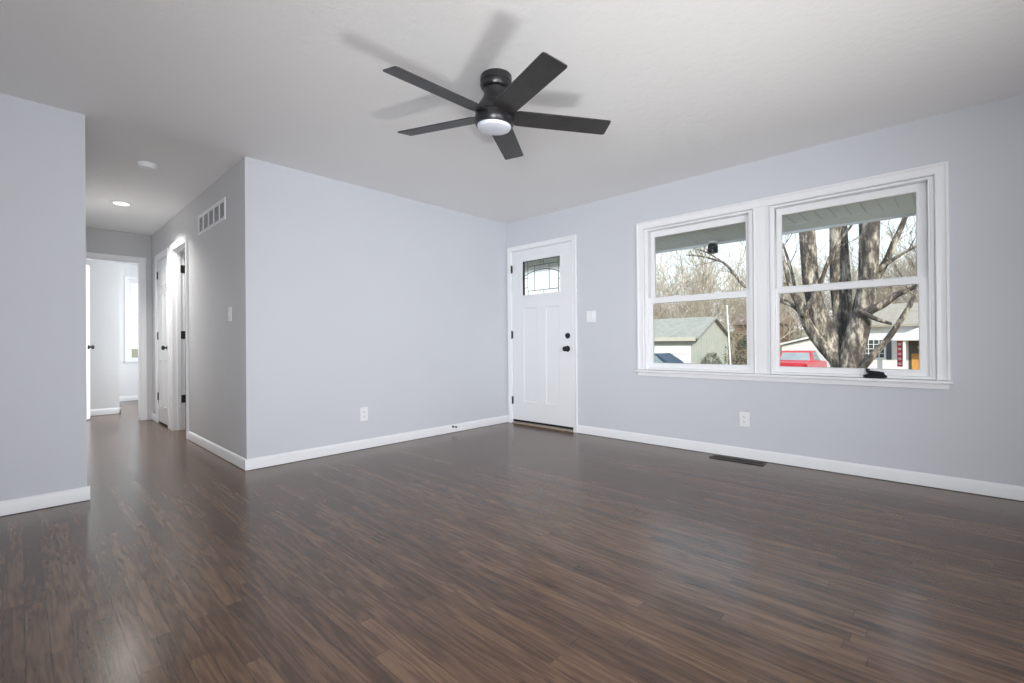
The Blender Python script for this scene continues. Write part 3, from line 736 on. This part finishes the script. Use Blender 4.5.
def smooth_path(l, k=4):
    P_ = [Vector(q[:3]) for q in l]; R_ = [q[3] for q in l]; out = []; rr = []
    for i in range(len(P_)-1):
        p0, p1, p2, p3 = P_[max(i-1, 0)], P_[i], P_[i+1], P_[min(i+2, len(P_)-1)]
        for s in range(k):
            u = s/k
            out.append(.5*((2*p1)+(p2-p0)*u+(2*p0-5*p1+4*p2-p3)*u*u+(3*p1-p0-3*p2+p3)*u**3)); rr.append(R_[i]*(1-u)+R_[i+1]*u)
    out.append(P_[-1]); rr.append(R_[-1]); return out, rr
def grow(b, p, d, L, r, depth, rng, n=4, spread=.55, up=.12, rmin=.0035):
    pts = [p]; rad = [r]; q = p.copy(); dd = d.normalized(); k = 4
    kids = []
    for i in range(k):
        dd = (dd+Vector((rng.uniform(-.16, .16), rng.uniform(-.16, .16), rng.uniform(-.06, .14)+up*.15))).normalized()
        q = q+dd*L/k; pts.append(q.copy()); rad.append(max(rmin, r*(1-.75*(i+1)/k)))
        if depth > 0 and (i > 0): kids.append((q.copy(), dd.copy(), rad[-1]))
    b.tube(pts, rad, n, caps=False)
    if depth > 0:
        for (kp, kd, kr) in kids:
            for s in range(rng.choice((1, 1, 2))):
                ax_ = kd.orthogonal().normalized(); ax_.rotate(Matrix.Rotation(rng.uniform(0, 6.28), 3, kd))
                nd = (kd*math.cos(spread)+ax_*math.sin(spread*rng.uniform(.8, 1.4))+Vector((0, 0, up))).normalized()
                grow(b, kp, nd, L*rng.uniform(.5, .75), kr*.8, depth-1, rng, max(3, n-1), spread, up, rmin)
yt = thing('yard_tree', 'large bare tree with several pale trunks close outside the right window', 'tree', (4.2, -2.85, -.72))
tb = MB(); tb.tube([(4.2, -2.83, -.80), (4.2, -2.84, -.55), (4.2, -2.85, -.1), (4.2, -2.86, .35), (4.2, -2.87, .62)], [.50, .36, .28, .25, .15], 16)
tb.build('trunk', BARK, yt, smooth=60)
for k in ('S1', 'S2', 'S3', 'S3b', 'S2b'):
    p, r = smooth_path(TR[k]); MB().tube(p, r, 12).build('stem', BARK, yt, smooth=60)
rng = random.Random(11)
for k in ('R1', 'R1b', 'R2', 'R3', 'R4', 'L1', 'L2', 'L3', 'L3b', 'L4', 'L5'):
    p, r = smooth_path(TR[k]); b = MB(); b.tube(p, r, 8)
    if k not in ('R4',):
        for s in range(3):
            i = rng.randrange(len(p)//2, len(p))
            d_ = (p[i]-p[i-1]).normalized(); o_ = d_.orthogonal(); o_.rotate(Matrix.Rotation(rng.uniform(0, 6.28), 3, d_))
            grow(b, p[i].copy(), (d_+o_*.8), rng.uniform(.25, .5), min(.009, r[i]*.6), 1, rng, 4, .6, .1)
    b.build('branch', BARK, yt, smooth=60)
crown = MB()
for k in ('S1', 'S2', 'S3'):
    q = TR[k]
    for j in (-3, -2, -1):
        for s in range(3):
            p_ = Vector(q[j][:3]); grow(crown, p_, Vector((rng.uniform(-1, 1), rng.uniform(-1, 1), .7)), rng.uniform(1.2, 2.2), .04, 2, rng, 5)
crown.build('crown', TWIG, yt, smooth=60)

# ------------------------------------------------------------------ bare trees behind
GREYBARK = simple('grey_bark', (.43, .365, .285), .95, .3, 3)
def bare_tree(label, x, y, h, seed, group=None, depth=4, zb=-1.3):
    rng = random.Random(seed)
    t_ = thing('bare_tree', label, 'tree', (x, y, zb), group)
    b = MB(); pts = []; rad = []; p = Vector((x, y, zb-.05)); d = Vector((0, 0, 1)); kids = []
    r0 = h*.017
    for i in range(8):
        pts.append(p.copy()); rad.append(r0*(1-.11*i))
        d = (d+Vector((rng.uniform(-.12, .12), rng.uniform(-.12, .12), .25))).normalized()
        p = p+d*h*.085
        if i >= 1: kids.append((p.copy(), rad[-1]))
    b.tube(pts, rad, 7); b.build('trunk', GREYBARK, t_, smooth=60)
    c_ = MB()
    for (q, r) in kids:
        for s in range(2):
            a = rng.uniform(0, 6.28); el = rng.uniform(.35, 1.0)
            grow(c_, q, Vector((math.cos(a), math.sin(a), el)), h*rng.uniform(.22, .40), r*.55, depth-1, rng, 5, .6, .15, .013)
    c_.build('branches', GREYBARK, t_, smooth=60)
    return t_
def copy_tree(src, x, y, rz, sc, label, group, zb=-1.3):
    r = src.copy(); S.collection.objects.link(r); r.location = (x, y, zb); r.rotation_euler = (0, 0, rz); r.scale = (sc, sc, sc)
    r['label'] = label
    if group: r['group'] = group
    elif 'group' in r: del r['group']
    for ch in list(src.children):
        c = ch.copy(); S.collection.objects.link(c); c.parent = r
    return r
GRP = 'bare grey trees beyond the houses'
LB = 'bare grey tree in the woodland beyond the houses across the street'
t1 = bare_tree(LB, 47, 18.0, 9.5, 1, GRP)
t2 = bare_tree(LB, 52, 3.0, 10, 2, GRP)
t3 = bare_tree(LB, 46, 8.5, 9, 3, GRP)
rng = random.Random(5)
k = 0
for i in range(40):
    ang = -.04+(i*.0185)+rng.uniform(-.01, .01)          # bearing across the two windows
    x = rng.uniform(46, 72); y = CAM.y+(x-CAM.x)*ang
    copy_tree((t1, t2, t3)[i % 3], x, y, rng.uniform(0, 6.28), rng.uniform(.75, 1.1), LB, GRP)
copy_tree(t3, 33.0, 13.6, 1.2, .95, 'bare tree rising behind the low gabled house across the street', None)
copy_tree(t1, 31.5, 9.2, 2.6, .62, 'small tan bare tree just behind the gable peak of the left house', None)
copy_tree(t2, 42.0, -3.2, 4.0, .75, 'bare tree behind the roof of the white house with the red banner', None)
copy_tree(t2, 33.5, 19.5, 2.2, 1.35, 'tall bare tree with thin high branches at the left edge of the left window', None)
copy_tree(t1, 40.0, 13.0, 5.1, 1.3, 'tall bare tree rising behind the roof of the brick house', None)
copy_tree(t1, 31.0, 5.4, .6, .75, 'bare tree standing left of the red pickup truck', None)

# ------------------------------------------------------------------ houses across the street
SHING = simple('grey_shingles', (.33, .32, .275), .95, .15, 3)
TANSH = simple('tan_shingles', (.36, .31, .25), .95, .15, 3)
SAGE = simple('sage_siding', (.45, .46, .40), .8, .06, 2)
DARKG = simple('dark_window', (.05, .06, .07), .15, .2, 2)
WHITE = simple('bright_white_paint', (.82, .82, .80), .6, .02, 2)
CREAM = simple('cream_fascia', (.58, .54, .44), .7, .04, 2)
NAVY = simple('slate_shutter', (.07, .085, .11), .7, .1, 3)
RED = simple('red_cloth', (.45, .03, .05), .7, .1, 4)
ORANGE = simple('orange_door_paint', (.62, .30, .07), .6, .15, 3)
GZ = -1.3
fX = lambda X0: (lambda u, v, d: (X0-d, u, v))       # facade facing the street, u = y
# low sage house with the gable end on the right
h2 = thing('house', 'low sage-green house with grey gable roof seen through the left window', 'house', (26.6, 11.5, GZ))
MB().prism([(24, GZ), (29.3, GZ), (29.3, 1.28), (26.65, 2.42), (24, 1.28)], lambda u, v, w_: (u, w_, v), 7.24, 16.5).build('walls', SAGE, h2, smooth=0)
rf = MB()
for s in (-1, 1):
    e0 = (26.65+s*3.0, 1.14); 
    rf.prism([(26.65, 2.44), e0, (e0[0], e0[1]+.12), (26.65, 2.58)], lambda u, v, w_: (u, w_, v), 7.0, 16.8)
rf.build('roof', SHING, h2, smooth=0)
f2 = fX(24)
MB().prism([(7.2, 1.02), (16.8, 1.02), (16.8, 1.26), (7.2, 1.26)], fX(23.66), .03, -.05).build('fascia', CREAM, h2)
gd = MB().prism([(7.62, GZ), (10.2, GZ), (10.2, .72), (7.62, .72)], f2, .05, 0).build('garage_door', WHITE, h2, bevel=.01)
b = MB()
for z in (-.85, -.35, .2): b.prism([(7.62, z), (10.2, z), (10.2, z+.03), (7.62, z+.03)], f2, .06, .04)
b.build('panel_lines', SAGE, gd)
b = MB()
for x in [24.2+.42*k for k in range(13)]: b.box(x, x+.035, 7.215, 7.24, GZ, 1.2)
b.build('battens', SAGE, h2)

# white house on the right
h1 = thing('house', 'white-sided house with dark shutters and a red banner seen through the right window', 'house', (38, -4, GZ))
MB().box(34, 42, -10, 1.0, GZ, 1.95).build('walls', SIDE, h1, smooth=0)
b = MB()
for k in range(21): b.prism([(-10, GZ+.1+.15*k), (1.0, GZ+.1+.15*k), (1.0, GZ+.115+.15*k)], fX(34), .0, .012)
b.build('siding_laps', SIDE, h1)
rf = MB()
for s in (-1, 1): rf.prism([(38, 3.35), (38+s*4.5, 1.82), (38+s*4.5, 1.96), (38, 3.52)], lambda u, v, w_: (u, w_, v), -10.4, 1.4)
rf.prism([(34, 1.9), (42, 1.9), (38, 3.36)], lambda u, v, w_: (u, w_, v), -9.99, .99)
rf.build('roof', TANSH, h1, smooth=0)
f1 = fX(34)
ww = MB().prism([(-.80, -.17), (.55, -.17), (.55, .995), (-.80, .995)], f1, .03, 0).build('window', DARKG, h1)
b = ring(f1, -.86, .61, -.23, 1.06, .08, .08, .08, .08, .06, 0)
for k in range(1, 5): u = -.8+1.35*k/5; b.prism([(u-.02, -.17), (u+.02, -.17), (u+.02, .995), (u-.02, .995)], f1, .05, .02)
for k in range(1, 4): v = -.17+1.165*k/4; b.prism([(-.8, v-.02), (.55, v-.02), (.55, v+.02), (-.8, v+.02)], f1, .05, .02)
b.build('window_bars', WHITE, ww)
MB().prism([(-1.15, -.27), (-.90, -.27), (-.90, .96), (-1.15, .96)], f1, .05, 0).build('shutter', NAVY, h1)
MB().prism([(.66, -.27), (.92, -.27), (.92, .96), (.66, .96)], f1, .05, 0).build('shutter', NAVY, h1)
MB().prism([(-4.6, GZ), (-1.98, GZ), (-1.98, .92), (-4.6, .92)], f1, .02, 0).build('entry_shade_panel', simple('entry_shade', (.09, .085, .075), .8), h1)  # flat dark panel, the entry's shade put into its colour
dr = MB().prism([(-2.95, -1.05), (-2.12, -1.05), (-2.12, .12), (-2.95, .12)], f1, .06, 0).build('door', ORANGE, h1)
MB().prism([(-2.80, .0), (-2.28, .0), (-2.28, .06), (-2.80, .06)], f1, .075, .05).build('rail', simple('door_brown', (.28, .14, .05), .6), dr)
MB().lathe([(0, 0), (.13, 0), (.13, .03), (0, .04)], 16, f1(-2.53, .50, .02), 'x', -1).build('wreath', simple('wreath_tan', (.55, .42, .22), .9, .3, 9), h1)
for yv in (-1.86, -4.7): MB().box(32.6, 32.72, yv-.06, yv+.06, GZ, .95).build('porch_post', WHITE, h1)
pr = MB()
pr.prism([(-5.1, .95), (-1.35, .95), (-1.35, 1.12), (-3.2, 2.05), (-5.1, 1.12)], fX(33.2), .75, -.85)
pr.build('porch_gable', WHITE, h1, smooth=0)
bn = MB().prism([(-1.76, -.66), (-1.50, -.66), (-1.50, .91), (-1.76, .91)], fX(32.9), .01, 0).build('banner', RED, h1)
for v in (.72, .42, .12, -.18, -.48): MB().lathe([(.035, 0), (.075, 0), (.075, .006), (.035, .006), (.035, 0)], 10, fX(32.9)(-1.63, v, .012), 'x', -1).build('white_mark', WHITE, bn)
# white garage with a low gable behind the truck
g1 = thing('garage', 'white garage with a low gable behind the red pickup', 'garage', (36.8, 3.1, GZ))
MB().prism([(1.1, GZ), (5.1, GZ), (5.1, .62), (3.1, 1.12), (1.1, .62)], lambda u, v, w_: (w_, u, v), 34.2, 39.4).build('walls', SIDE, g1, smooth=0)
MB().prism([(.85, .62), (3.1, 1.20), (5.35, .62), (5.35, .75), (3.1, 1.34), (.85, .75)], lambda u, v, w_: (w_, u, v), 33.9, 39.6).build('roof', WHITE, g1, smooth=0)
MB().prism([(1.9, GZ), (4.3, GZ), (4.3, .35), (1.9, .35)], fX(34.2), .04, 0).build('garage_door', simple('pale_grey_paint', (.62, .63, .64), .6), g1)
# brick house further back
h3 = thing('house', 'red-brown brick house partly hidden behind evergreen shrubs', 'house', (49, 10.2, GZ))
MB().box(46, 52, 8.2, 12.2, GZ, 2.7).build('walls', simple('brown_brick', (.30, .20, .15), .9, .2, 4), h3, smooth=0)
MB().prism([(45.6, 2.65), (52.4, 2.65), (49, 3.9)], lambda u, v, w_: (u, w_, v), 7.9, 12.5).build('roof', simple('red_shingles', (.40, .26, .21), .95, .2, 3), h3, smooth=0)
MB().box(45.96, 46, 10.6, 11.4, .3, 1.6).build('window', DARKG, h3)

# ------------------------------------------------------------------ vehicles
TIRE = simple('tyre', (.02, .02, .02), .85, .1, 10)
CHROME = simple('wheel_metal', (.5, .5, .52), .35, .05, 10, metal=.8)
def vehicle(name, label, cat, x, y, profile, glass, paint, width, wheels, wr=.36):
    t_ = thing(name, label, cat, (x, y, GZ))
    MB().prism([(y+u, GZ+v) for u, v in profile], lambda u, v, w_: (x+w_, u, v), -width/2, width/2).build('body', paint, t_, bevel=.05, seg=3)
    for gp in glass:
        MB().prism([(y+u, GZ+v) for u, v in gp], lambda u, v, w_: (x+w_, u, v), -width/2-.012, width/2+.012).build('side_window', DARKWIN, t_, smooth=0)
    for u in wheels:
        for s in (-1, 1):
            w_ = MB().lathe([(0, -.11), (wr*.9, -.11), (wr, -.07), (wr, .07), (wr*.9, .11), (0, .11)], 24, (x+s*(width/2-.06), y+u, GZ+wr), 'x').build('wheel', TIRE, t_)
            MB().lathe([(0, 0), (wr*.55, 0), (wr*.5, .02), (.06, .035), (0, .035)], 16, (x+s*(width/2-.06)+s*.11, y+u, GZ+wr), 'x', s).build('hub_cap', CHROME, w_)
    return t_
DARKWIN = simple('car_glass', (.30, .36, .38), .08, .1, 2)
REDP = simple('red_car_paint', (.55, .035, .05), .3, .05, 3)
BLUEP = simple('blue_car_paint', (.025, .05, .085), .45, .08, 3)
# pickup nosed into the driveway, tailgate towards the window
pk = thing('pickup_truck', 'red pickup truck seen from behind at the lower left of the right window', 'pickup truck', (26.6, 2.45, GZ))
px_, py_ = 24.0, 2.45
sd_ = lambda u, v, w_: (px_+u, py_+w_, GZ+v)
MB().prism([(.02, .42), (0, .70), (.03, 1.12), (1.75, 1.14), (1.80, 1.16), (3.5, 1.14), (5.1, 1.04), (5.25, .9), (5.3, .42)], sd_, -.94, .94).build('body', REDP, pk, bevel=.05, seg=3)
cb_ = MB(); lo = [(1.72, 1.10), (3.75, 1.10)]; hi = [(1.95, 1.70), (3.15, 1.70)]
vs = [sd_(u, v, w_) for (u, v), w0 in ((lo[0], .88), (lo[1], .88), (hi[1], .74), (hi[0], .74)) for w_ in (-w0, w0)]
cb_.add(vs, [(0, 2, 4, 6), (1, 3, 5, 7), (0, 1, 3, 2), (2, 3, 5, 4), (4, 5, 7, 6), (6, 7, 1, 0)]).build('cab', REDP, pk, bevel=.05, seg=3)
gq = lambda f0, f1: None
gw = MB(); fr_ = lambda t_: (1.72+.23*t_-.012, 1.10+.60*t_)
a0, a1 = fr_(.14), fr_(.86)
gw.add([sd_(a0[0], a0[1], -.74), sd_(a0[0], a0[1], .74), sd_(a1[0], a1[1], .66), sd_(a1[0], a1[1], -.66)]+[sd_(a0[0]+.03, a0[1], -.74), sd_(a0[0]+.03, a0[1], .74), sd_(a1[0]+.03, a1[1], .66), sd_(a1[0]+.03, a1[1], -.66)], [(0, 1, 2, 3), (7, 6, 5, 4), (0, 4, 5, 1), (1, 5, 6, 2), (2, 6, 7, 3), (3, 7, 4, 0)]).build('rear_window', DARKWIN, pk, smooth=0)
for s_ in (-1, 1):
    w0 = lambda v: .88-.14*(v-1.10)/.6+.012
    MB().add([sd_(2.05, 1.18, s_*w0(1.18)), sd_(3.45, 1.18, s_*w0(1.18)), sd_(3.05, 1.62, s_*w0(1.62)), sd_(2.12, 1.62, s_*w0(1.62))]+[sd_(2.05, 1.18, s_*(w0(1.18)-.03)), sd_(3.45, 1.18, s_*(w0(1.18)-.03)), sd_(3.05, 1.62, s_*(w0(1.62)-.03)), sd_(2.12, 1.62, s_*(w0(1.62)-.03))],
             [(0, 1, 2, 3), (7, 6, 5, 4), (0, 4, 5, 1), (1, 5, 6, 2), (2, 6, 7, 3), (3, 7, 4, 0)]).build('side_window', DARKWIN, pk, smooth=0)
    MB().prism([(-.03, .72), (.05, .72), (.05, 1.02), (-.03, 1.02)], sd_, s_*.80, s_*.93).build('tail_light', simple('tail_lens', (.35, .02, .02), .2), pk)
    for u in (1.05, 4.25):
        w_ = MB().lathe([(0, -.12), (.33, -.12), (.37, -.08), (.37, .08), (.33, .12), (0, .12)], 24, sd_(u, .37, s_*.86), 'y').build('wheel', TIRE, pk)
        MB().lathe([(0, 0), (.2, 0), (.18, .02), (.06, .035), (0, .035)], 16, sd_(u, .37, s_*.975), 'y', s_).build('hub_cap', CHROME, w_)
MB().prism([(-.12, .42), (.02, .42), (.02, .58), (-.12, .58)], sd_, -.92, .92).build('bumper', CHROME, pk, bevel=.03)
vehicle('parked_car', 'dark blue car parked in front of the white garage door, at the left window edge', 'car', 21.4, 9.35,
        [(2.15, .30), (2.2, .75), (1.9, .95), (1.05, 1.06), (.35, 1.56), (-1.2, 1.62), (-1.85, 1.22), (-2.1, 1.0), (-2.1, .32)],
        [[(.86, 1.08), (.28, 1.48), (-.35, 1.50), (-.35, 1.08)], [(-.45, 1.08), (-.45, 1.50), (-1.15, 1.52), (-1.62, 1.12)]], BLUEP, 1.8, (1.35, -1.3))

# ------------------------------------------------------------------ pole, shrubs, bin
fp = thing('white_pole', 'thin white leaning pole on the lawn right of the sage house', 'pole', (20, 3.98, GZ))
MB().tube([(20, 3.94, GZ-.02), (20, 4.135, 2.68)], [.04, .03], 10).build('shaft', WHITE, fp)
MB().ball((20, 4.14, 2.71), .05, 12, 6).build('finial', WHITE, fp)
LEAF = simple('evergreen_leaf', (.075, .085, .05), .8, .35, 4)
def shrub(label, x, y, r, h, seed, m_=None, group=None):
    rng = random.Random(seed); t_ = thing('shrub', label, 'shrub', (x, y, GZ), group)
    b = MB()
    for i in range(900):
        a = rng.uniform(0, 6.283); v = rng.random(); rr = r*math.sqrt(rng.uniform(.45, 1))*math.sin(math.pi*min(.97, .12+.8*v))**.6
        c_ = Vector((x+rr*math.cos(a), y+rr*math.sin(a), GZ+.05+v*h))
        d_ = Vector((rng.uniform(-1, 1), rng.uniform(-1, 1), rng.uniform(-.3, 1))).normalized()*rng.uniform(.07, .14)
        o_ = d_.orthogonal().normalized()*.045; q = d_.cross(o_).normalized()*.006
        b.add([c_-o_*.2, c_+d_*.5+o_, c_+d_, c_+d_*.5-o_, c_+d_*.5+q], [(0, 1, 4), (1, 2, 4), (2, 3, 4), (3, 0, 4), (0, 3, 2, 1)])
    b.build('foliage', m_ or LEAF, t_, smooth=0)
    s_ = MB()
    for k in range(5):
        a = rng.uniform(0, 6.28); s_.tube([(x, y, GZ-.02), (x+r*.3*math.cos(a), y+r*.3*math.sin(a), GZ+h*.4), (x+r*.5*math.cos(a), y+r*.5*math.sin(a), GZ+h*.75)], [.03, .02, .008], 5)
    s_.build('stems', TWIG, t_)
    return t_
shrub('tall dark evergreen shrub right of the white pole, beside the window mullion', 20.6, 3.52, .48, 2.3, 4)
shrub('round brownish shrub behind the tall evergreen, right of the white pole', 23.0, 4.6, .75, 2.7, 6, simple('brown_leaf', (.20, .165, .09), .85, .4, 4))
shrub('low dark bush by the nose of the blue car', 22.6, 7.6, .5, .85, 9)
shrub('pale bare-looking bush growing before the gable wall of the sage house', 24.6, 6.6, .55, 1.5, 12, simple('grey_leaf', (.24, .235, .17), .85, .3, 4))
bi = thing('wheeled_bin', 'dark wheeled refuse bin between the white pole and the evergreen', 'bin', (20.3, 3.78, GZ))
MB().prism([(-.24, .06), (.24, .06), (.29, .98), (-.29, .98)], lambda u, v, w_: (20.3+w_, 3.78+u, GZ+v), -.28, .28).build('body', simple('bin_plastic', (.03, .035, .045), .6, .1, 5), bi, bevel=.02)
MB().obox((20.3, 3.78, GZ+1.01), (.31, 0, 0), (0, .31, 0), (0, 0, .03)).build('lid', simple('bin_lid', (.04, .045, .055), .6, .1, 5), bi, bevel=.015)
for s in (-1, 1): MB().lathe([(0, -.03), (.11, -.03), (.11, .03), (0, .03)], 16, (20.3+s*.26, 4.0, GZ+.11), 'x').build('wheel', TIRE, bi)
